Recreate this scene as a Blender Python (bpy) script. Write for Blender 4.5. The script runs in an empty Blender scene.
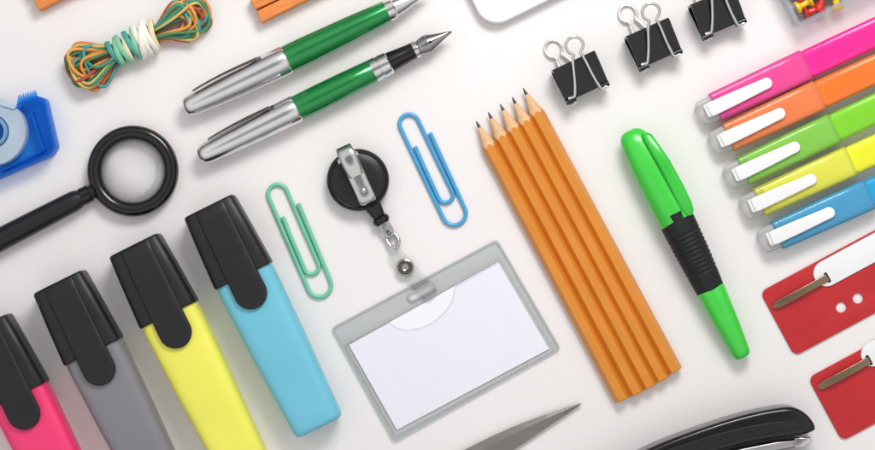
import bpy, math, random
from mathutils import Vector, Matrix
random.seed(7)
S=0.01; H=20.0
scene=bpy.context.scene
col=scene.collection
sin,cos,pi=math.sin,math.cos,math.pi

# ---------------------------------------------------------------- materials
def lin(c):
    out=[]
    for v in c:
        v=v/255.0
        out.append(v/12.92 if v<=0.04045 else ((v+0.055)/1.055)**2.4)
    return out
def mat(name,rgb,rough=0.4,metal=0.0,var=0.06,nscale=3.0,bump=0.02,bscale=60,coat=0.0,sss=0.0,stretch=None,rvar=0.08,spec=0.5):
    m=bpy.data.materials.new(name); m.use_nodes=True
    nt=m.node_tree; p=nt.nodes["Principled BSDF"]
    c=lin(rgb)
    tc=nt.nodes.new("ShaderNodeTexCoord"); mp=nt.nodes.new("ShaderNodeMapping")
    nt.links.new(tc.outputs["Object"],mp.inputs[0])
    if stretch: mp.inputs["Scale"].default_value=stretch
    n=nt.nodes.new("ShaderNodeTexNoise"); n.inputs["Scale"].default_value=nscale; n.inputs["Detail"].default_value=5
    nt.links.new(mp.outputs[0],n.inputs["Vector"])
    r=nt.nodes.new("ShaderNodeValToRGB")
    r.color_ramp.elements[0].position=0.3; r.color_ramp.elements[1].position=0.7
    r.color_ramp.elements[0].color=[max(0,v*(1-var)) for v in c]+[1]
    r.color_ramp.elements[1].color=[min(1,v*(1+var)) for v in c]+[1]
    nt.links.new(n.outputs["Fac"],r.inputs[0]); nt.links.new(r.outputs[0],p.inputs["Base Color"])
    mr=nt.nodes.new("ShaderNodeMapRange"); mr.inputs[3].default_value=max(0.02,rough-rvar); mr.inputs[4].default_value=min(1,rough+rvar)
    nt.links.new(n.outputs["Fac"],mr.inputs[0]); nt.links.new(mr.outputs[0],p.inputs["Roughness"])
    p.inputs["Metallic"].default_value=metal
    p.inputs["Specular IOR Level"].default_value=spec
    p.inputs["Coat Weight"].default_value=coat
    if sss:
        p.inputs["Subsurface Weight"].default_value=sss; p.inputs["Subsurface Scale"].default_value=0.05
    if bump:
        n2=nt.nodes.new("ShaderNodeTexNoise"); n2.inputs["Scale"].default_value=bscale; n2.inputs["Detail"].default_value=4
        nt.links.new(mp.outputs[0],n2.inputs["Vector"])
        b=nt.nodes.new("ShaderNodeBump"); b.inputs["Strength"].default_value=bump*5; b.inputs["Distance"].default_value=0.01
        nt.links.new(n2.outputs["Fac"],b.inputs["Height"]); nt.links.new(b.outputs[0],p.inputs["Normal"])
    return m
def clear(name,tint,body,fac=0.25,rough=0.12,edge=0.6,blend=0.25):
    m=bpy.data.materials.new(name); m.use_nodes=True
    nt=m.node_tree; p=nt.nodes["Principled BSDF"]; out=nt.nodes["Material Output"]
    p.inputs["Base Color"].default_value=lin(body)+[1]; p.inputs["Roughness"].default_value=rough
    t=nt.nodes.new("ShaderNodeBsdfTransparent"); t.inputs[0].default_value=lin(tint)+[1]
    lw=nt.nodes.new("ShaderNodeLayerWeight"); lw.inputs[0].default_value=blend
    tc=nt.nodes.new("ShaderNodeTexCoord"); n=nt.nodes.new("ShaderNodeTexNoise"); n.inputs["Scale"].default_value=2.5
    nt.links.new(tc.outputs["Object"],n.inputs["Vector"])
    mr=nt.nodes.new("ShaderNodeMapRange"); mr.inputs[3].default_value=fac*0.85; mr.inputs[4].default_value=fac*1.15
    nt.links.new(n.outputs["Fac"],mr.inputs[0])
    ad=nt.nodes.new("ShaderNodeMath"); ad.operation="ADD"; ad.use_clamp=True
    nt.links.new(mr.outputs[0],ad.inputs[0]); 
    ml=nt.nodes.new("ShaderNodeMath"); ml.operation="MULTIPLY"; ml.inputs[1].default_value=edge
    nt.links.new(lw.outputs["Fresnel"],ml.inputs[0]); nt.links.new(ml.outputs[0],ad.inputs[1])
    mx=nt.nodes.new("ShaderNodeMixShader")
    nt.links.new(ad.outputs[0],mx.inputs[0]); nt.links.new(t.outputs[0],mx.inputs[1]); nt.links.new(p.outputs[0],mx.inputs[2])
    nt.links.new(mx.outputs[0],out.inputs[0])
    return m

# ---------------------------------------------------------------- helpers
def P(px,py,z=0.0):
    k=1-z*S/H
    return ((px-437.5)*S*k,(225-py)*S*k)
def thing(name,label,cat,px,py,to=None,z=0,group=None,ang=None):
    e=bpy.data.objects.new(name,None); e.empty_display_size=0.2
    col.objects.link(e)
    x,y=P(px,py,z); e.location=(x,y,0)
    if to: e.rotation_euler[2]=math.atan2(-(to[1]-py),to[0]-px)
    if ang is not None: e.rotation_euler[2]=ang
    e["label"]=label; e["category"]=cat
    if group: e["group"]=group
    return e
def finish(name,me,m,parent,smooth=35,loc=None):
    me.materials.clear(); me.materials.append(m)
    for f in me.polygons: f.use_smooth=True
    if smooth<180: me.set_sharp_from_angle(angle=math.radians(smooth))
    o=bpy.data.objects.new(name,me); col.objects.link(o)
    if parent: o.parent=parent
    if loc: o.location=loc
    return o
def rings(name,rs,m,parent,closed=False,caps=True,smooth=35,M=None):
    n=len(rs[0]); vs=[]; fs=[]
    for r in rs:
        for v in r:
            v=Vector(v)*S
            if M: v=M@v
            vs.append(v)
    k=len(rs)
    for i in range(k if closed else k-1):
        a=i*n; b=((i+1)%k)*n
        for j in range(n):
            j2=(j+1)%n
            fs.append((a+j,a+j2,b+j2,b+j))
    if caps and not closed:
        fs.append(tuple(range(n))[::-1]); fs.append(tuple((k-1)*n+j for j in range(n)))
    me=bpy.data.meshes.new(name); me.from_pydata(vs,[],fs)
    import bmesh
    bm=bmesh.new(); bm.from_mesh(me); bmesh.ops.remove_doubles(bm,verts=bm.verts,dist=1e-6)
    bmesh.ops.recalc_face_normals(bm,faces=bm.faces); bm.to_mesh(me); bm.free()
    return finish(name,me,m,parent,smooth)
def loft(name,secs,m,parent,N=48,smooth=35,M=None):
    # secs: (x, halfwidth, halfheight, exponent, cy, cz)
    rs=[]
    for (x,w,h,n,cy,cz) in secs:
        r=[]
        for i in range(N):
            a=2*pi*(i+0.5)/N; c,s=cos(a),sin(a)
            r.append((x,cy+w*math.copysign(abs(c)**(2/n),c),cz+h*math.copysign(abs(s)**(2/n),s)))
        rs.append(r)
    return rings(name,rs,m,parent,smooth=smooth,M=M)
def lathe_x(name,prof,m,parent,cz,cy=0,N=40,smooth=35,M=None):
    return loft(name,[(x,r,r,2,cy,cz) for x,r in prof],m,parent,N,smooth,M)
def lathe_z(name,prof,m,parent,cx=0,cy=0,N=64,smooth=35,closed=False):
    rs=[[(cx+r*cos(2*pi*i/N),cy+r*sin(2*pi*i/N),z) for i in range(N)] for r,z in prof]
    return rings(name,rs,m,parent,closed=closed,smooth=smooth)
def tube(name,path,ra,m,parent,rb=None,closed=False,N=10,up=Vector((0,0,1)),smooth=60):
    rb=rb or ra
    pts=[Vector(p) for p in path]; n=len(pts); rs=[]
    for i in range(n):
        if closed: t=pts[(i+1)%n]-pts[i-1]
        else: t=pts[min(i+1,n-1)]-pts[max(i-1,0)]
        t.normalize()
        s=t.cross(up)
        if s.length<1e-4: s=Vector((0,1,0))
        s.normalize(); u=s.cross(t)
        rs.append([pts[i]+s*(ra*cos(2*pi*j/N))+u*(rb*sin(2*pi*j/N)) for j in range(N)])
    return rings(name,rs,m,parent,closed=closed,smooth=smooth)
def plate(name,outs,z0,z1,m,parent,bevel=0.0,res=2,smooth=35):
    cu=bpy.data.curves.new(name,"CURVE"); cu.dimensions="2D"; cu.fill_mode="BOTH"
    for o in outs:
        sp=cu.splines.new("POLY"); sp.points.add(len(o)-1)
        for i,(x,y) in enumerate(o): sp.points[i].co=(x*S,y*S,0,1)
        sp.use_cyclic_u=True
    cu.extrude=max((z1-z0)/2-bevel,0.0)*S
    if bevel>0:
        cu.bevel_depth=bevel*S; cu.bevel_resolution=res; cu.offset=-bevel*S
    ob=bpy.data.objects.new("tmp",cu); col.objects.link(ob)
    dg=bpy.context.evaluated_depsgraph_get()
    me=bpy.data.meshes.new_from_object(ob.evaluated_get(dg))
    bpy.data.objects.remove(ob); bpy.data.curves.remove(cu)
    me.name=name
    zc=(z0+z1)/2*S
    for v in me.vertices: v.co.z+=zc
    import bmesh
    bm=bmesh.new(); bm.from_mesh(me); bmesh.ops.remove_doubles(bm,verts=bm.verts,dist=1e-6)
    bmesh.ops.recalc_face_normals(bm,faces=bm.faces); bm.to_mesh(me); bm.free()
    return finish(name,me,m,parent,smooth)
def arc(cx,cy,r,a0,a1,n=10,ry=None):
    ry=ry or r
    return [(cx+r*cos(math.radians(a0+(a1-a0)*i/n)),cy+ry*sin(math.radians(a0+(a1-a0)*i/n))) for i in range(n+1)]
def rrect(x0,y0,x1,y1,r,n=6):
    return arc(x1-r,y1-r,r,0,90,n)+arc(x0+r,y1-r,r,90,180,n)+arc(x0+r,y0+r,r,180,270,n)+arc(x1-r,y0+r,r,270,360,n)
def chaikin(p,it=2):
    for _ in range(it):
        q=[]
        for i in range(len(p)):
            a=p[i];b=p[(i+1)%len(p)]
            q.append((a[0]*.75+b[0]*.25,a[1]*.75+b[1]*.25)); q.append((a[0]*.25+b[0]*.75,a[1]*.25+b[1]*.75))
        p=q
    return p
def inset(p,d):
    n=len(p); A=sum(p[i][0]*p[(i+1)%n][1]-p[(i+1)%n][0]*p[i][1] for i in range(n)); s=1 if A>0 else -1
    out=[]
    for i in range(n):
        a=Vector(p[i-1]);b=Vector(p[i]);c=Vector(p[(i+1)%n])
        t1=(b-a).normalized() if (b-a).length>0 else Vector((1,0)); t2=(c-b).normalized() if (c-b).length>0 else t1
        n1=Vector((-t1.y,t1.x))*s; n2=Vector((-t2.y,t2.x))*s
        k=(n1+n2); 
        k=k/max(1+n1.dot(n2),0.3)
        q=b+k*d; out.append((q.x,q.y))
    return out
def rel(pts,ax,ay): return [(x-ax,ay-y) for x,y in pts]
def rounded(p,r,n=5):
    out=[]; k=len(p)
    for i in range(k):
        a=Vector(p[i-1]);b=Vector(p[i]);c=Vector(p[(i+1)%k])
        u=(a-b).normalized();v=(c-b).normalized()
        s=b+u*r;e=b+v*r
        for j in range(n+1):
            t=j/n; q=s*(1-t)**2+b*2*t*(1-t)+e*t*t; out.append((q.x,q.y))
    return out

# ---------------------------------------------------------------- table
mt=mat("table_white",(233,229,228),0.5,var=0.014,nscale=0.6,bump=0.012,bscale=25)
bm_me=bpy.data.meshes.new("table_top")
bm_me.from_pydata([(-40,-40,0),(40,-40,0),(40,40,0),(-40,40,0)],[],[(0,1,2,3)])
tb=finish("table_top",bm_me,mt,None); tb["kind"]="structure"

# ---------------------------------------------------------------- shared mats
cap_black=mat("cap_matte_black",(28,27,29),0.42,bump=0.02,bscale=120,var=0.1,spec=0.4)
black_gloss=mat("black_gloss",(14,14,16),0.2,bump=0.005,coat=0.2,spec=0.4)
black_satin=mat("black_satin",(24,24,26),0.36,bump=0.01,spec=0.4)
chrome=mat("chrome",(226,224,222),0.07,1.0,bump=0.0,rvar=0.03)
dark_chrome=mat("dark_chrome",(205,203,201),0.06,1.0,bump=0.0,rvar=0.03)
steel=mat("brushed_steel",(180,178,176),0.32,1.0,bump=0.02,bscale=40,stretch=(1,20,20))
silver=mat("satin_silver",(222,221,222),0.18,1.0,bump=0.002,rvar=0.04)
white_pl=mat("white_plastic",(238,236,236),0.3,bump=0.004,sss=0.1,var=0.02)

# ---------------------------------------------------------------- highlighters
def highlighter(px,py,rgb,cname):
    d=(0.445,0.895)
    t=thing("highlighter",f"chunky {cname} highlighter with black clip cap lying on white table","highlighter",px,py,(px+100*d[0],py+100*d[1]),z=34,group="row of chunky highlighters")
    bodym=mat("highlighter_"+cname,rgb,0.34,bump=0.008,bscale=30,sss=0.15,var=0.035,nscale=1.5)
    h=18
    loft("barrel",[(70,29,h,4.2,0,20),(82,30,h,4.2,0,20),(90,30.2,h,4.2,0,20),(150,29,h,4.2,0,19.5),(225,26,17,4.2,0,18),(239,25.6,16.8,4.2,0,17.8),(242.5,24.8,15.8,4.2,0,17.8),(244.5,22.5,13.5,4.2,0,17.8)],bodym,t,smooth=45)
    loft("cap",[(0,25.4,17,6,0,20.5),(1.0,26.6,18.8,6,0,20.5),(2.4,27.2,19.6,6,0,20.5),(35,29.1,20,6,0,20.5),(75,31,20.5,6,0,20.5),(76.6,30.8,20.2,6,0,20.5),(77.4,30,19.2,6,0,20.5)],cap_black,t,smooth=45)
    secs=[(0.8,14.5,0.8,4,1.5,39)]
    for x,w,z in [(3,15.3,39.6),(14,15.5,39.9),(30,15.6,40.2),(60,15.9,40.7),(95,16.4,41.2)]:
        secs.append((x,w,2.6,3.2,1.0-x*0.01,z))
    for k in range(1,11):
        a=k/10*pi/2*0.985
        secs.append((95+16.6*sin(a),16.4*cos(a),2.6*(0.55+0.45*cos(a)),3.0,0.05,41.2-0.8*k/10))
    loft("clip",secs,cap_black,t,smooth=50)
    return t
highlighter(208,206,(112,192,214),"light blue")
highlighter(133,245,(238,234,96),"yellow")
highlighter(57,282,(130,128,134),"grey")
highlighter(-18,326,(242,56,118),"pink")

# ---------------------------------------------------------------- slim index markers
fro=clear("frosted_cap",(250,249,250),(238,236,238),0.4,0.25)
def slim_marker(x0,y0,slope,rgb,cname):
    t=thing("slim_highlighter",f"slim {cname} highlighter with frosted cap and white clip","highlighter",x0,y0,(x0+100,y0+100*slope),z=14,group="fan of slim fluorescent highlighters")
    bm_=mat("slim_"+cname,rgb,0.22,bump=0.004,sss=0.2,var=0.03,spec=0.45)
    cc=[min(255,int(v*0.74+255*0.26)) for v in rgb]
    tt=[min(255,int(v*0.3+255*0.7)) for v in rgb]
    capm=clear("slim_cap_"+cname,tt,cc,0.5,0.1,0.4)
    innm=mat("slim_inner_"+cname,cc,0.4,bump=0.0,sss=0.2)
    loft("end_plug",[(-4,9,5.5,5,0,9.5),(-2,11.5,7,5,0,9.5),(0,12.2,7.5,5,0,9.5),(16,13,8,5,0,9.5),(19,13,8,5,0,9.5)],fro,t)
    loft("cap",[(13,14,8.5,4.5,0,10.5),(14,15,9.5,4.5,0,10.5),(80,15.8,9.8,4.5,0,10.5),(112,16,9.8,4.5,0,10.5),(113,15.6,9.4,4.5,0,10.5)],capm,t)
    loft("nib_holder",[(20,9,6,3,0,9.5),(22,12.5,8,4,0,10.3),(60,13.2,8.3,4,0,10.3),(64,14,8.6,4.5,0,10.4),(111,14.6,8.9,4.5,0,10.4)],innm,t)
    loft("ink_barrel",[(112,13,8,4,0,10),(116,14.4,8.8,4.5,0,10.2),(240,14.2,8.8,4.5,0,10.2),(250,13.2,8,4,0,10),(253,11,6.5,4,0,10)],bm_,t)
    pts=[(5,-6.6),(5,6.6),(10,7.2),(34,6.8),(62,5.8)]+arc(68,0,5.8,80,-80,10)+[(62,-5.8),(34,-6.8),(10,-7.2)]
    plate("clip",[pts],20.8,23.8,white_pl,t,bevel=1.0)
    plate("clip_base",[rrect(2,-6.8,14,6.8,2)],12,22,white_pl,t,bevel=1.2)
for a in [(703,113,-.47,(250,44,152),"pink"),(716,143,-.465,(255,124,48),"orange"),(731,177,-.475,(132,212,50),"green"),(747,208,-.455,(236,236,52),"yellow"),(765,241,-.45,(44,162,212),"blue")]:
    slim_marker(*a)

# ---------------------------------------------------------------- pencils
pencil_paint=mat("pencil_orange_lacquer",(216,136,44),0.33,bump=0.006,var=0.06,nscale=4,coat=0.2,stretch=(0.5,3,3))
wood=mat("sharpened_wood",(222,180,135),0.7,bump=0.05,bscale=25,var=0.14,nscale=10,stretch=(1,6,6))
lead=mat("graphite",(46,44,46),0.4,bump=0.01)
def pencil(a,b,rot):
    t=thing("pencil","sharpened orange hexagonal pencil lying in a tight row","pencil",a[0],a[1],b,z=7,group="row of sharpened orange pencils")
    L=math.dist(a,b); ap=7.0; N=48; cz=ap if rot==0 else 8.0
    def hexr(th): 
        m=((th+rot)%(pi/3))-pi/6
        return ap/cos(m)
    k=29/7.6
    def ring(fx,fr):
        return [(fx(2*pi*i/N),fr(2*pi*i/N)*cos(2*pi*i/N+0),cz+fr(2*pi*i/N)*sin(2*pi*i/N)) for i in range(N)]
    rs=[ring(lambda th:k*hexr(th),hexr),ring(lambda th:60,hexr),ring(lambda th:L-1,hexr),ring(lambda th:L,lambda th:hexr(th)-0.6)]
    rings("shaft",rs,pencil_paint,t,smooth=25)
    rs=[ring(lambda th:7,lambda th:7/k),ring(lambda th:k*hexr(th)*0.6,lambda th:hexr(th)*0.6),ring(lambda th:k*hexr(th),hexr)]
    rings("sharpened_wood",rs,wood,t,smooth=60)
    rs=[ring(lambda th:0,lambda th:0.3),ring(lambda th:1,lambda th:0.65),ring(lambda th:7.2,lambda th:7.2/k)]
    rings("lead_tip",rs,lead,t,smooth=60)
tips=[(476,121),(488,112),(500,104),(512,97),(523,88)]
ends=[(622,399),(636.5,393),(649.5,386),(662,379),(674.5,370.5)]
for i in range(5): pencil(tips[i],ends[i],0)

# ---------------------------------------------------------------- green marker
def green_marker():
    t=thing("marker_pen","bright green marker pen with black rubber grip","marker pen",633,132,(743,356),z=16)
    g=mat("marker_green",(62,206,66),0.26,bump=0.006,sss=0.15,coat=0.25,var=0.03)
    g2=mat("marker_green_clip",(50,194,58),0.26,bump=0.004,coat=0.25)
    rub=mat("rubber_grip",(30,32,34),0.6,bump=0.12,bscale=60,var=0.25,nscale=30,spec=0.3)
    cz=18
    loft("cap",[(-3,6,5,2.4,-3,cz),(-1,10,8,2.4,-3,cz),(3,13,11,2.4,-2.5,cz),(12,15.5,13.5,2.3,-2,cz),(40,18,16,2.2,-1,cz),(70,18.6,17,2.1,-0.3,cz),(97,18.4,17.4,2.1,0,cz),(99,17.5,16.5,2.1,0,cz)],g,t)
    loft("clip",[(6,3,3,2.4,8,cz+12),(10,5,4,2.6,9,cz+14),(40,6.2,3.8,3,12,cz+17),(70,6.6,3.8,3,13,cz+16.5),(88,6.4,3.5,3,13,cz+15),(95,5,3,2.6,13,cz+14),(98,3,2,2.4,13,cz+13.5)],g2,t)
    secs=[]
    for i in range(57):
        x=90+86*i/56
        r=17.6-3.6*(i/56)+1.1*sin(pi*i/56)
        if 12<i<44 and i%3==0: r-=0.7
        secs.append((x,r,r,2,0,cz-(17.6-r)*0.6))
    loft("grip",secs,rub,t,smooth=70)
    loft("barrel",[(172,13,13,2.2,0,16.2),(175,14.6,14.3,2.2,0,16),(215,12,12,2.2,0,14),(243,9.5,9.5,2.2,0,11.5),(247,8.8,8.8,2.2,0,11.2),(249,7,7,2.2,0,11.2)],g,t)
green_marker()

# ---------------------------------------------------------------- metal pens
pen_green=mat("pen_green_metal",(22,136,66),0.2,0.5,bump=0.003,coat=0.6,var=0.05)
def pen_clip(t,x0,x1,R,cz,m):
    a=math.radians(52)
    path=[]
    for i in range(25):
        s=i/24; x=x0+(x1-x0)*s
        r=R+3.0-1.6*(1-s)**4+0.9*sin(pi*s)
        path.append((x,sin(a)*r,cz+cos(a)*r))
    up=Vector((0,sin(a),cos(a)))
    rs=[]
    for i,p in enumerate(path):
        s=i/24; w=1.0+1.6*s; 
        if i in(0,24): w*=0.6
        sd=Vector((0,cos(a),-sin(a)))
        rs.append([Vector(p)+sd*(w*cos(2*pi*j/10))+up*(1.0*sin(2*pi*j/10)) for j in range(10)])
    rings("clip",rs,m,t,smooth=60)
    rings("clip_mount",[[Vector((x,sin(a)*rr,cz+cos(a)*rr))+Vector((0,cos(a),-sin(a)))*yy for (x,yy) in [(x1-3,-2.2),(x1-3,2.2),(x1+3,2.2),(x1+3,-2.2)]] for rr in (R-3,R+2.6)],m,t,smooth=20)
clipm=mat("pen_clip_metal",(112,110,108),0.16,1.0,bump=0.0)
t=thing("ballpoint_pen","silver and metallic green ballpoint pen with side clip","pen",186,108,(406,2),z=14,group="pair of silver and green pens")
cz=15
lathe_x("cap",[(-2,4),(-1,7),(1,9.3),(4,10.4),(8,11),(30,12.6),(60,14),(95,15),(110,15.1),(111,14.7),(112,14.2)],silver,t,cz)
lathe_x("barrel",[(108,12.8),(112,13.9),(130,14),(180,12.8),(220,11),(222,10.6)],pen_green,t,cz)
lathe_x("trim_ring",[(221,10.2),(221.5,11.2),(229,10.9),(230,10)],chrome,t,cz)
lathe_x("tip",[(229,9.8),(238,8.6),(252,5.5),(264,2.6),(266,1),(271,0.8)],silver,t,cz)
pen_clip(t,14,86,13.1,cz,clipm)
t=thing("fountain_pen","uncapped silver and green fountain pen with steel nib","pen",201,156,(451,32),z=14,group="pair of silver and green pens")
lathe_x("cap",[(-2,4),(-1,7),(1,9),(4,10),(8,10.6),(30,12),(60,13.2),(90,14),(105,14.2),(106,13.8),(107,13.2)],silver,t,cz)
lathe_x("barrel",[(103,12),(107,13),(130,13.2),(160,12.8),(190,12),(191,11.5)],pen_green,t,cz)
lathe_x("trim_ring",[(190,11.4),(190.5,12.3),(197,12.2),(197.5,11.6),(199,11.6),(199.5,12.1),(208,11.6),(209,10.8)],chrome,t,cz)
lathe_x("grip_section",[(208,10.4),(210,10.4),(222,9.2),(232,8.4),(236,8.4)],black_gloss,t,cz)
lathe_x("grip_band",[(235.5,8),(236,9),(240,8.9),(240.5,8)],chrome,t,cz)
def nibw(s):
    if s<0.3: return 6.0+3.0*sin(s/0.3*pi/2)
    q=(s-0.3)/0.7
    return 9.0*(1-q)**0.9*(1-0.3*q)+0.4
rs=[]
for i in range(25):
    s=i/24; x=239+40*s; w=nibw(s); r=[]
    for j in range(13):
        u=-1+2*j/12; r.append((x,u*w,cz+2+(1-u*u)*w*0.5))
    for j in range(12,-1,-1):
        u=-1+2*j/12; r.append((x,u*w,cz+1.3+(1-u*u)*w*0.5))
    rs.append(r)
rings("nib",rs,mat("nib_steel",(165,163,160),0.16,1.0,bump=0.0),t,smooth=60)
lathe_z("breather_hole",[(1.6,cz+3),(1.6,cz+6.9)],black_satin,t,cx=254,N=16)
rings("nib_slit",[[(x,-.5,z),(x,.5,z),(x,.5,z-2),(x,-.5,z-2)] for x,z in [(x,cz+2+nibw((x-239)/40)*.5+.2) for x in (254,260,266,272,277.5)]],black_satin,t)
lathe_x("feed",[(238,5),(255,4.2),(268,2),(270,1)],black_gloss,t,cz-2)
pen_clip(t,14,84,12.3,cz,clipm)

# ---------------------------------------------------------------- magnifier
t=thing("magnifying_glass","black magnifying glass with round lens lying on table","magnifying glass",133,171,(0,240),z=8)
lathe_z("lens_frame",[(33,1),(43,0.5),(45,3),(45.5,9),(44.5,13),(42,15.5),(38,16),(34,14.5),(32,12),(31.5,10),(31.5,4)],black_gloss,t,closed=True,smooth=60)
glass=clear("lens_glass",(255,255,255),(205,206,210),0.02,0.02,0.75,0.3)  # grey body colour at grazing angles imitates shading round the lens rim
lathe_z("lens",[(31.8,6),(31.8,8)]+[(31.8*cos(a*pi/24),8+9*sin(a*pi/24)) for a in range(1,12)]+[(0.01,17)],glass,t,smooth=180)
lathe_x("handle",[(42,6),(44,7.5),(50,7),(54,7.5),(58,8.5),(62,9.8),(66,10.4),(120,11.2),(200,12.2),(260,12),(266,10),(269,6)],black_satin,t,12)
lathe_x("collar",[(47,7),(47.5,8.8),(56,9.2),(56.5,8)],black_gloss,t,12)

# ---------------------------------------------------------------- paper clips
def paper_clip(a,b,rgb,cname,flip=1):
    t=thing("paper_clip",f"{cname} coated wire paper clip lying flat on table","paper clip",a[0],a[1],b,z=2,group="coloured paper clips")
    L=math.dist(a,b); m=mat("clip_"+cname.replace(" ","_"),rgb,0.28,bump=0.003,coat=0.4)
    p=[(30,12.5),(60,12.3)]+arc(L-11.8,0,11.8,90,-90,16)+[(60,-12.2)]+arc(13,-2.6,9.6,270,90,14)+[(55,7.2)]+arc(L-32,0.0,7.6,90,-90,12)+[(56,-7.4),(36,-7.0)]
    q=[]
    for i in range(len(p)-1):
        x0,y0=p[i];x1,y1=p[i+1]; d=math.dist(p[i],p[i+1]); n=max(1,int(d/6))
        for k in range(n): q.append((x0+(x1-x0)*k/n,(y0+(y1-y0)*k/n)*flip,2.3))
    q.append((p[-1][0],p[-1][1]*flip,2.3))
    tube("wire",q,2.1,m,t,N=10)
paper_clip((406,111),(459,224),(66,158,208),"blue",1)
paper_clip((275,181),(324,296),(110,196,162),"mint green",1)

# ---------------------------------------------------------------- badge reel
t=thing("badge_reel","black retractable badge reel with chrome belt clip and clear strap","badge reel",358,180,ang=0,z=9)
lathe_z("case",[(0.01,0),(28,0),(30.5,1.5),(31,5),(31,12),(30,15.5),(27.5,17.2),(26.5,16.6),(25.5,17.2),(18,18.2),(0.01,18.6)],black_satin,t,smooth=50)
c0=Vector((346-358,180-152)); c1=Vector((368-358,180-200))
d=(c1-c0).normalized(); nn=Vector((-d.y,d.x)); L=(c1-c0).length
MB=Matrix.Translation(Vector((c0.x*S,c0.y*S,0)))@Matrix.Rotation(math.atan2(d.y,d.x),4,'Z')
def strip(name,prof,w,m,th=1.0,ww=None,ex=2.6):
    secs=[]
    for i,(x,z) in enumerate(prof):
        k=ww[i] if ww else 1
        secs.append((x,w*k,th,ex,0,z))
    loft(name,secs,m,t,N=32,smooth=60,M=MB)
strip("belt_clip",[(-3,20),(-2,20.6),(4,21.4),(20,21.0),(40,22.4),(L-2,23.4),(L+2,21.4),(L+3.5,20)],9.0,dark_chrome,2.6,[.7,.9,1,1,1,1,.9,.65],2.3)
strip("clip_lever",[(-6,21),(-5,24.4),(0,27.4),(8,28.6),(17,27),(24,25.4),(27,24.4)],8.6,dark_chrome,2.8,[.8,.95,1,1,.98,.9,.8],2.3)
hp=[tuple(c0+d*7+nn*k)+(25,) for k in (-11,-5,0,5,11)]
tube("hinge_pin",hp,2.4,chrome,t)
lathe_z("rivet",[(3,22),(3,25.2),(2,26),(0.01,26.2)],steel,t,cx=(c0+d*43).x,cy=(c0+d*43).y,N=20)
dd=Vector((0.5,-0.866))
def at(k,z,off=0): 
    q=dd*k+Vector((-dd.y,dd.x))*off; return (q.x,q.y,z)
A=Matrix.Rotation(math.atan2(dd.y,dd.x),4,'Z')
loft("cord_outlet",[(28,9,7,3,0,8.5),(31,8.5,7,3,0,8.5),(36,7.5,6,2.5,0,8),(42,6.5,6,2.2,0,7.5),(44,8.5,7.5,2.2,0,8),(47,8.8,7.8,2,0,8),(50,7,6,2,0,8)],black_gloss,t,M=A)
loop=[at(56+9*cos(a),7,4.6*sin(a)) for a in [2*pi*i/24 for i in range(24)]]
tube("hook",loop,1.8,dark_chrome,t,closed=True)
loop=[at(69+8*cos(a),5+2*cos(a),5.6*sin(a)) for a in [2*pi*i/24 for i in range(24)]]
tube("hook_ring",loop,1.9,dark_chrome,t,closed=True)
lathe_z("swivel",[(2.6,3),(3.6,4.5),(3.6,9),(2.4,10.5)],dark_chrome,t,cx=at(62,0)[0],cy=at(62,0)[1],N=18)
clr=clear("clear_vinyl",(248,249,249),(226,228,228),0.14,0.1,0.5)
sa=Vector((392-358,180-250)); sb=Vector((433-358,180-297)); sd=(sb-sa).normalized(); sn=Vector((-sd.y,sd.x)); SL=(sb-sa).length
o=[tuple(sa+sd*x+sn*y) for x,y in rrect(0,-7.5,SL,7.5,5)]
plate("vinyl_strap",[o],4.6,6.0,clr,t,bevel=0.4)
sx,sy=405-358,180-267
dk=mat("snap_metal",(165,161,155),0.16,1.0,bump=0.0)
lathe_z("snap_button",[(0.01,6.1),(8.6,6.1),(9,7.2),(8.3,8.8),(7.0,9.4),(5.8,7.4),(5,7.2),(4.3,9.8),(3.4,10.9),(2.2,10.2),(0.01,10)],dk,t,cx=sx,cy=sy,N=36,smooth=30)

# ---------------------------------------------------------------- badge holder
ax,ay=445,340
t=thing("badge_holder","clear vinyl badge holder with blank white card inside","badge holder",ax,ay,ang=0,z=2)
outer=rounded(rel([(331,328),(497,239),(561,349),(394,443)],ax,ay),5)
inner=rounded(rel([(345,344),(500,258),(554,350),(396,435)],ax,ay),3)
u=Vector((0.88,0.475)); v=Vector((-0.475,0.88)); sc=Vector((421-ax,ay-292))
slot=[tuple(sc+u*x+v*y) for x,y in rrect(-13.5,-3.6,13.5,3.6,3.4)]
vin=clear("holder_vinyl",(252,253,253),(226,228,229),0.07,0.08,0.25)
vin2=clear("pocket_film",(254,254,255),(236,237,240),0.03,0.06,0.15)
beadm=clear("bead_vinyl",(240,242,242),(228,231,231),0.4,0.12,0.4)
plate("back_sheet",[outer,slot],0.4,1.2,vin,t)
card=mat("blank_card",(238,237,243),0.6,bump=0.006,var=0.01)
plate("card",[rel([(349,345),(498,262),(549,349),(397,430)],ax,ay)],1.5,2.1,card,t)
plate("welded_rim",[outer,inner,slot],2.3,3.0,vin,t,bevel=0.2)
tube("rim_bead",[(x,y,2.9) for x,y in inset(outer,0.8)],0.6,beadm,t,closed=True,N=8)
tube("weld_line",[(x,y,2.9) for x,y in inner],0.55,beadm,t,closed=True,N=8)
tube("slot_bead",[(x,y,3.2) for x,y in slot],1.1,beadm,t,closed=True,N=8)
nt_=[(345.5,346),(388,323),(391,323.5),(397,328),(407,330.5),(420,328.5),(434,322),(445,312.5),(452,302),(454,293),(456,286.3),(499.5,262),(551,350),(396,433)]
fr=rel(nt_,ax,ay)
plate("front_film",[fr],2.35,2.8,vin2,t)
tube("film_edge",[(x,y,2.8) for x,y in fr[:12]],0.5,vin,t,N=6)

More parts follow.
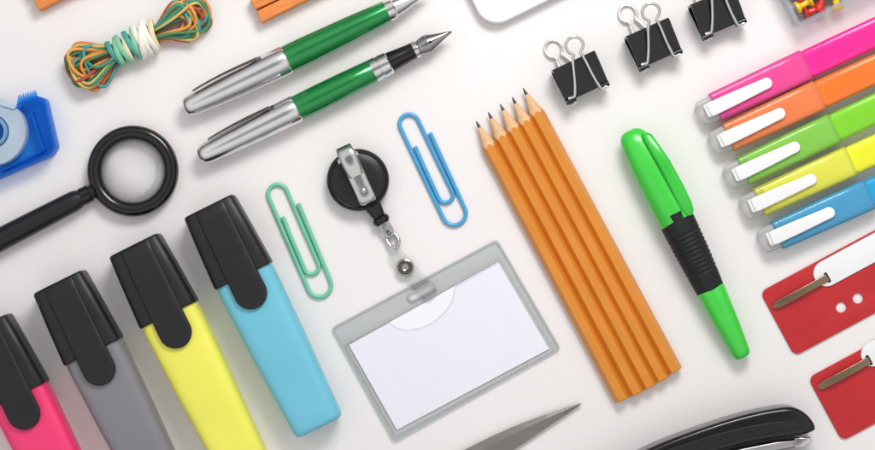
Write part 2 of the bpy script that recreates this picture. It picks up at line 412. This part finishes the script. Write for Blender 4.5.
# ---------------------------------------------------------------- binder clips
bb=mat("binder_black",(15,18,17),0.22,bump=0.008,spec=0.5,var=0.2)
wire_chrome=mat("wire_chrome",(235,234,232),0.16,1.0,bump=0.0)
def binder(px,py,rot,style,lab):
    # spine towards +y, jaws towards -y, handles folded back over the body past the spine
    t=thing("binder_clip",lab,"binder clip",px,py,ang=rot,z=16,group="black binder clips with wire handles")
    w=23
    pr=[(15,3),(17.5,5.5),(17.5,27),(15,29.5),(0,25.5),(-17,20),(-17,18),(0,23.6),(13.5,27),(15.5,25.5),(15.5,7.5),(13.5,6),(0,9.5),(-17,14.5),(-17,12.5),(0,7)]
    rs=[[(x,y,z) for y,z in pr] for x in (-w,w)]
    rings("spring_body",rs,bb,t,smooth=20)
    for z in (21,11.5):
        for (xa,xb) in ((-w,-w+10),(w-10,w)):
            tube("jaw_roll",[(xa,-17.5,z),((xa+xb)/2,-17.5,z),(xb,-17.5,z)],2.6,bb,t,N=12)
    def handle(base,tilt,yaw,L,z0):
        rr=8.6; half=[]
        for i in range(15):
            s=i/14
            wv=base*(1-s)**0.8*(1-0.15*sin(pi*s))+3.3*s**1.5+1.6*(s*(1-s))
            half.append((wv,s*(L-2.05*rr)))
        ringp=[(rr*cos(math.radians(a)),L-rr+rr*sin(math.radians(a))) for a in range(238,-59,-16)]
        pts=[(-base-6,0)]+[(-x,y) for x,y in half]+ringp+[(x,y) for x,y in reversed(half)]+[(base+6,0)]
        R=Matrix.Rotation(yaw,3,'Z')@Matrix.Rotation(tilt,3,'X')
        q=[R@Vector((x,y,0))+Vector((0,-17.5,z0)) for x,y in pts]
        tube("wire_handle",q,1.65,wire_chrome,t,N=10)
    for (base,tilt,yaw,L,z0) in style: handle(base,math.radians(tilt),math.radians(yaw),L,z0)
bl="black binder clip with chrome wire handles folded over it"
binder(580,77,math.radians(25),[(14,22,-7,60,21.5),(14,-8,11,65,10.5)],bl)
binder(653,44,math.radians(24),[(14,24,-9,60,21.5),(14,-8,9,66,10.5)],bl)
binder(717,13,math.radians(23),[(14,24,-7,60,21.5),(14,-8,9,65,10.5)],bl)

# ---------------------------------------------------------------- rubber bands
t=thing("rubber_band_bundle","bundle of coloured rubber bands tied around the middle","rubber bands",139,42,(239,-5),z=12)
cols=[(60,140,110),(226,150,60),(208,120,50),(206,180,100),(70,150,150),(190,70,55),(228,178,96),(80,130,80),(218,140,80),(140,100,64)]
bandm=[mat(f"rubber_{i}",c,0.6,bump=0.03,var=0.12,nscale=8) for i,c in enumerate(cols)]
for i in range(38):
    A1=random.uniform(54,77); A2=random.uniform(50,78); Wl=random.uniform(5,27); Wr=random.uniform(5,24)
    sk=random.uniform(-8,8); sk2=random.uniform(-8,8); ph=random.uniform(0,6.28); zz=random.uniform(3,20); ph2=random.uniform(0,6.28)
    path=[]
    for k in range(72):
        a=2*pi*k/72; c=cos(a); s=sin(a)
        x=(A2 if c>0 else A1)*math.copysign(abs(c)**0.85,c)
        w=(Wr if c>0 else Wl)
        y=s*(3.5+w*1.9*(c*c)*abs(c)**0.3)+(sk if c<0 else sk2)*c*c+2.6*sin(3*a+ph)*abs(c)
        z=4+ (zz-2)*(0.75+0.25*sin(2*a+ph2)) + 2.0*s*sin(ph)*(1-abs(c))+1.8*sin(4*a+ph2)*abs(c)
        z=max(2,z)
        path.append((x,y,z))
    tube("rubber_band",path,1.65,bandm[i%10],t,rb=1.25,closed=True,N=8)
wm=[mat("rubber_white",(236,232,220),0.6,bump=0.03),mat("rubber_mint",(130,196,160),0.6,bump=0.03),mat("rubber_teal",(70,158,150),0.6,bump=0.03),mat("rubber_cream",(228,212,172),0.6,bump=0.03)]
for i,(x,tl,mi,rr) in enumerate([(-27,-3,2,12.5),(-22,2,1,13.6),(-17,-2,1,14.2),(-12,3,3,13.8),(-7.5,-3,2,14.4),(-2.5,2,1,14.8),(2.5,-2,0,15.4),(7.5,2,0,15.8),(12,-1,0,15.6),(17,3,3,14.6),(5,8,0,16.4)]):
    path=[]
    for k in range(36):
        a=2*pi*k/36
        path.append((x+tl*0.8*cos(a)+0.5*sin(3*a),rr*1.08*cos(a),rr*0.84+1.4+rr*0.8*sin(a)))
    tube("binding_band",path,1.1,wm[mi],t,rb=2.7,closed=True,N=10,up=Vector((1,0,0.01)))

# ---------------------------------------------------------------- tape dispenser
ax,ay=10,140
t=thing("tape_dispenser","translucent blue tape dispenser with clear tape roll","tape dispenser",ax,ay,ang=0,z=15)
blue=clear("blue_clear_plastic",(185,228,255),(50,168,240),0.22,0.1,0.3)
blue2=clear("blue_wall_plastic",(165,218,254),(40,150,235),0.22,0.08,0.35)
out=rounded(rel([(-80,200),(-78,130),(-20,98),(16,110),(22,101),(37,96),(46,99),(57,147),(51,156),(0,178),(-50,202)],ax,ay),3,4)
plate("base",[out],0.5,3.5,blue,t,bevel=0.8)
plate("side_wall",[out,inset(out,2.2)],4,24,blue2,t,bevel=0.6)
lathe_z("tape_roll",[(17,6),(33,6),(33.5,7),(33.5,23),(33,24),(17,24),(16.5,23),(16.5,7)],clear("tape_film",(240,247,252),(222,238,248),0.5,0.2),t,cx=-6-ax,cy=ay-132,closed=True)
lathe_z("hub",[(12,5),(15.5,5),(15.5,26),(14.5,27),(12.5,27),(12,26)],clear("hub_plastic",(215,236,250),(160,212,244),0.5,0.2),t,cx=-6-ax,cy=ay-132,closed=True)
plate("inner_rib",[rel([(30,112),(32,111),(45,150),(43,152)],ax,ay)],3.7,18,blue2,t,bevel=0.5)
plate("inner_rib",[rel([(0,170),(1,172),(42,152),(41,150)],ax,ay)],3.7,16,blue2,t,bevel=0.5)
teeth=[(19,106)]
for i in range(8):
    f=i/8; teeth+= [(20+18*f,101-5.5*f),(21.2+18*f,95.5-5.5*f)]
teeth+=[(39,95),(40,99)]
plate("cutter",[rel(teeth,ax,ay)],24.3,27.0,blue2,t)

# ---------------------------------------------------------------- white plastic tray
cx_,cy_=487,31
t=thing("plastic_tray","white plastic tray with rounded corner and raised rim","tray",cx_,cy_,(cx_+89,cy_-44),z=6)
o=rrect(0,0,190,120,22,10)
plate("tray_floor",[inset(o,4)],1,5,white_pl,t,bevel=1)
plate("rim",[o,inset(o,5)],0.5,13,white_pl,t,bevel=1.8,res=3)

# ---------------------------------------------------------------- pin box + pins
t=thing("pin_box","clear plastic box corner holding colourful push pins","box",795,28,(895,-22),z=8)
o=rrect(0,0,110,80,5)
cb=clear("clear_box",(247,248,250),(214,217,220),0.16,0.06,0.5)
plate("box_floor",[inset(o,1)],0.5,2.5,cb,t)
plate("box_wall",[o,inset(o,2.4)],2.8,26,cb,t,bevel=0.5)
plate("box_rim",[inset(o,-1.2),inset(o,3.2)],26.3,28,cb,t,bevel=0.4)
pin_cols={"yellow":(240,200,30),"red":(210,44,34),"blue":(40,90,180),"green":(60,160,70)}
pm={k:mat("pin_"+k,v,0.25,bump=0.003,coat=0.4) for k,v in pin_cols.items()}
def pin(px,py,ang,cn,z):
    e=thing("push_pin",f"{cn} plastic push pin lying in clear box","push pin",px,py,ang=math.radians(ang),z=z,group="push pins in the clear box")
    lathe_x("head",[(-9,5),(-8.5,6.4),(-6,6.6),(-5,5),(-3.5,3.6),(3,3.2),(5,4.6),(6,7),(7.5,7.4),(8,6)],pm[cn],e,z,N=24)
    lathe_x("needle",[(7.5,0.7),(18,0.6),(21,0.15)],steel,e,z,N=8)
for a in [(804,4,30,"yellow",10),(812,11,200,"red",10),(821,3,80,"red",10.5),(796,-6,150,"red",10),(830,-6,10,"green",10),(812,-12,300,"blue",10),(836,1,100,"yellow",10)]: pin(*a)

# ---------------------------------------------------------------- clothespins
ow=mat("stained_orange_wood",(226,136,66),0.55,bump=0.05,bscale=20,var=0.14,nscale=6,stretch=(1,8,8))
def peg(px,py,L):
    t=thing("clothespin","orange stained wooden clothespin lying on its side","clothespin",px,py,(px+90,py-43),z=9,group="orange wooden clothespins")
    plate("jaw",[[(0,0),(L,2),(L,11),(60,12.5),(52,10),(45,12.5),(10,12.5),(0,12)]],0.5,15,ow,t,bevel=1.2)
    plate("jaw",[[(0,14.5),(10,14),(45,14),(52,16.5),(60,14),(L,19),(L,28),(0,27)]],0.5,15,ow,t,bevel=1.2)
    pa=[(52+5*cos(a),13.2+5*sin(a),2+a*0.9) for a in [i*0.4 for i in range(38)]]
    tube("spring",pa,1.1,steel,t,N=7)
peg(262,23,110)
peg(40,11,90)

# ---------------------------------------------------------------- red file fasteners
redm=mat("red_card",(188,30,36),0.42,bump=0.01,var=0.06)
brass=mat("aged_metal_prong",(140,122,98),0.28,1.0,bump=0.02,stretch=(1,8,8))
def fastener(cx,cy,L,W,prong,holes,strip_,lab):
    t=thing("file_fastener",lab,"file fastener",cx,cy,(cx+90,cy-48.5),z=2,group="red file fastener strips")
    o=rrect(0,-W,L,0,7)
    hs=[[(x+5.2*cos(a),y+5.2*sin(a)) for a in [2*pi*i/24 for i in range(24)]] for x,y in holes]
    plate("red_strip",[o]+hs,0.5,2.3,redm,t,bevel=0.4)
    plate("white_strip",[arc(strip_[0],strip_[1],strip_[2],90,270,14)+[(L-4,strip_[1]-strip_[2]),(L-4,strip_[1]+strip_[2])]],2.8,4.0,white_pl,t,bevel=0.4)
    x0,x1,y=prong
    plate("prong_slot",[rrect(x1-2,y-5.5,x1+1.5,y+5.5,1.5)],4.1,4.3,black_satin,t)
    secs=[]
    for i in range(17):
        s=i/16; x=x0+(x1-x0)*s
        w=3.6*min(1,(s*12+0.15)**0.5); 
        secs.append((x,w,0.45,4,0.0+y,5.0+2.6*sin(pi*s)**0.7))
    loft("metal_prong",secs,brass,t,N=24,smooth=50)
fastener(760,292,170,73,(4,66,-19),[(64,-52),(83,-52)],(67,-15,13),"red file fastener strip with metal prong and white band")
fastener(808,378,150,72,(4,62,-13),[(90,-50),(108,-50)],(68,-10,12),"short red file fastener strip with bent metal prong")

# ---------------------------------------------------------------- stapler
ax,ay=740,440
t=thing("stapler","glossy black stapler lying on its side with metal nose","stapler",ax,ay,ang=0,z=26)
arm=rel([(560,512),(615,466),(650,446),(700,427),(745,413),(782,406),(794,407),(806,415),(813,426),(811,431),(792,436),(765,439),(735,445),(700,456),(660,478),(600,525)],ax,ay)
plate("top_arm",[chaikin(arm,2)],3,40,black_gloss,t,bevel=5,res=4,smooth=60)
plate("arm_highlight",[chaikin(rel([(640,458),(690,440),(740,426),(785,419),(802,424),(785,429),(740,436),(695,450),(650,470)],ax,ay),2)],39.6,41,black_satin,t,bevel=0.5)  # satin strip added to imitate the grey highlight line along the arm
plate("magazine",[rel([(808,438),(806,444),(780,449),(740,455),(705,466),(640,500),(636,494),(700,459),(740,448),(775,441)],ax,ay)],9,34,steel,t,bevel=1.5)
plate("staple_nose",[rel([(792,437),(808,436.5),(809,441),(800,446),(792,447)],ax,ay)],7,37,dark_chrome,t,bevel=1)
basep=rel([(800,462),(810,468),(806,476),(740,486),(660,520),(600,550),(575,530),(640,508),(720,474)],ax,ay)
plate("base",[chaikin(basep,2)],2,40,black_satin,t,bevel=4,res=3)

# ---------------------------------------------------------------- scissors
ax,ay=520,430
t=thing("scissors","steel scissors with closed pointed blades","scissors",ax,ay,ang=0,z=3)
scm=mat("scissor_steel",(140,137,133),0.42,1.0,bump=0.03,stretch=(1,6,1))
rs=[]
for i in range(9):
    s=i/8
    a=(581-141*s,403+60*s-5*sin(pi*s)); c=(580.5-122*s,404.5+82*s+0.5*sin(pi*s))
    b=(a[0]*0.68+c[0]*0.32,a[1]*0.68+c[1]*0.32)
    a2,b2,c2=rel([a,b,c],ax,ay)
    rs.append([(a2[0],a2[1],3.4),(a2[0],a2[1],5.2),(b2[0],b2[1],6.0+0.5*s),(c2[0],c2[1],5.0),(c2[0],c2[1],3.4)])
rings("blade",rs,scm,t,smooth=4)
plate("blade",[rel([(579,406),(562,418),(520,443),(470,477),(440,500),(430,480),(470,455),(520,430)],ax,ay)],0.4,2.9,steel,t,bevel=0.4)
lathe_z("pivot_screw",[(0.01,6),(6,6),(6,7.5),(4.5,9),(0.01,9.4)],steel,t,cx=455-ax,cy=ay-476,N=24)
for s in (-1,1):
    c=Vector((455-ax,ay-476)); q=Vector((-0.83,-0.56)); n2=Vector((-q.y,q.x))
    cc=c+q*75+n2*24*s
    pth=[]
    for k in range(40):
        a=2*pi*k/40; w=cc+q*(32*cos(a))+n2*(17*sin(a)); pth.append((w.x,w.y,6))
    tube("handle",pth,5,black_satin,t,closed=True,N=12)
    e1=c+q*2; e2=cc-q*30
    tube("handle_shank",[(e1.x,e1.y,5),((e1.x+e2.x)/2,(e1.y+e2.y)/2,5.5),(e2.x,e2.y,6)],4.5,black_satin,t,N=10)

# ---------------------------------------------------------------- camera, light, world
cam=bpy.data.cameras.new("camera"); co=bpy.data.objects.new("camera",cam); col.objects.link(co)
co.location=(0,0,H); cam.sensor_width=36; cam.lens=36*H/8.75; cam.clip_end=200; cam.clip_start=0.5
scene.camera=co
def area(name,loc,size,power,tgt=(0,0,0),color=(1,1,1)):
    l=bpy.data.lights.new(name,"AREA"); l.shape="RECTANGLE"; l.size=size[0]; l.size_y=size[1]; l.energy=power; l.color=color
    o=bpy.data.objects.new(name,l); col.objects.link(o); o.location=loc
    o.rotation_euler=(Vector(tgt)-Vector(loc)).to_track_quat('-Z','Y').to_euler()
area("softbox_key",(2.5,9.5,11),(6,4),1380,color=(1,0.99,0.98))
w=bpy.data.worlds.new("World"); scene.world=w; w.use_nodes=True
nt=w.node_tree; bg=nt.nodes["Background"]; bg.inputs[1].default_value=0.88
tc=nt.nodes.new("ShaderNodeTexCoord"); sp=nt.nodes.new("ShaderNodeSeparateXYZ"); rp=nt.nodes.new("ShaderNodeValToRGB")
nt.links.new(tc.outputs["Generated"],sp.inputs[0]); nt.links.new(sp.outputs[2],rp.inputs[0]); nt.links.new(rp.outputs[0],bg.inputs[0])
e=rp.color_ramp.elements; e[0].position=0.0; e[0].color=(0.10,0.10,0.11,1); e[1].position=1.0; e[1].color=(0.35,0.35,0.36,1)
for ps,cc in [(0.25,(0.32,0.32,0.33,1)),(0.5,(0.64,0.635,0.64,1)),(0.75,(1.0,0.99,0.985,1)),(0.94,(1.05,1.04,1.03,1)),(0.985,(0.4,0.4,0.41,1))]:
    x=e.new(ps); x.color=cc
scene.view_settings.view_transform="Standard"; scene.view_settings.look="None"; scene.view_settings.exposure=0
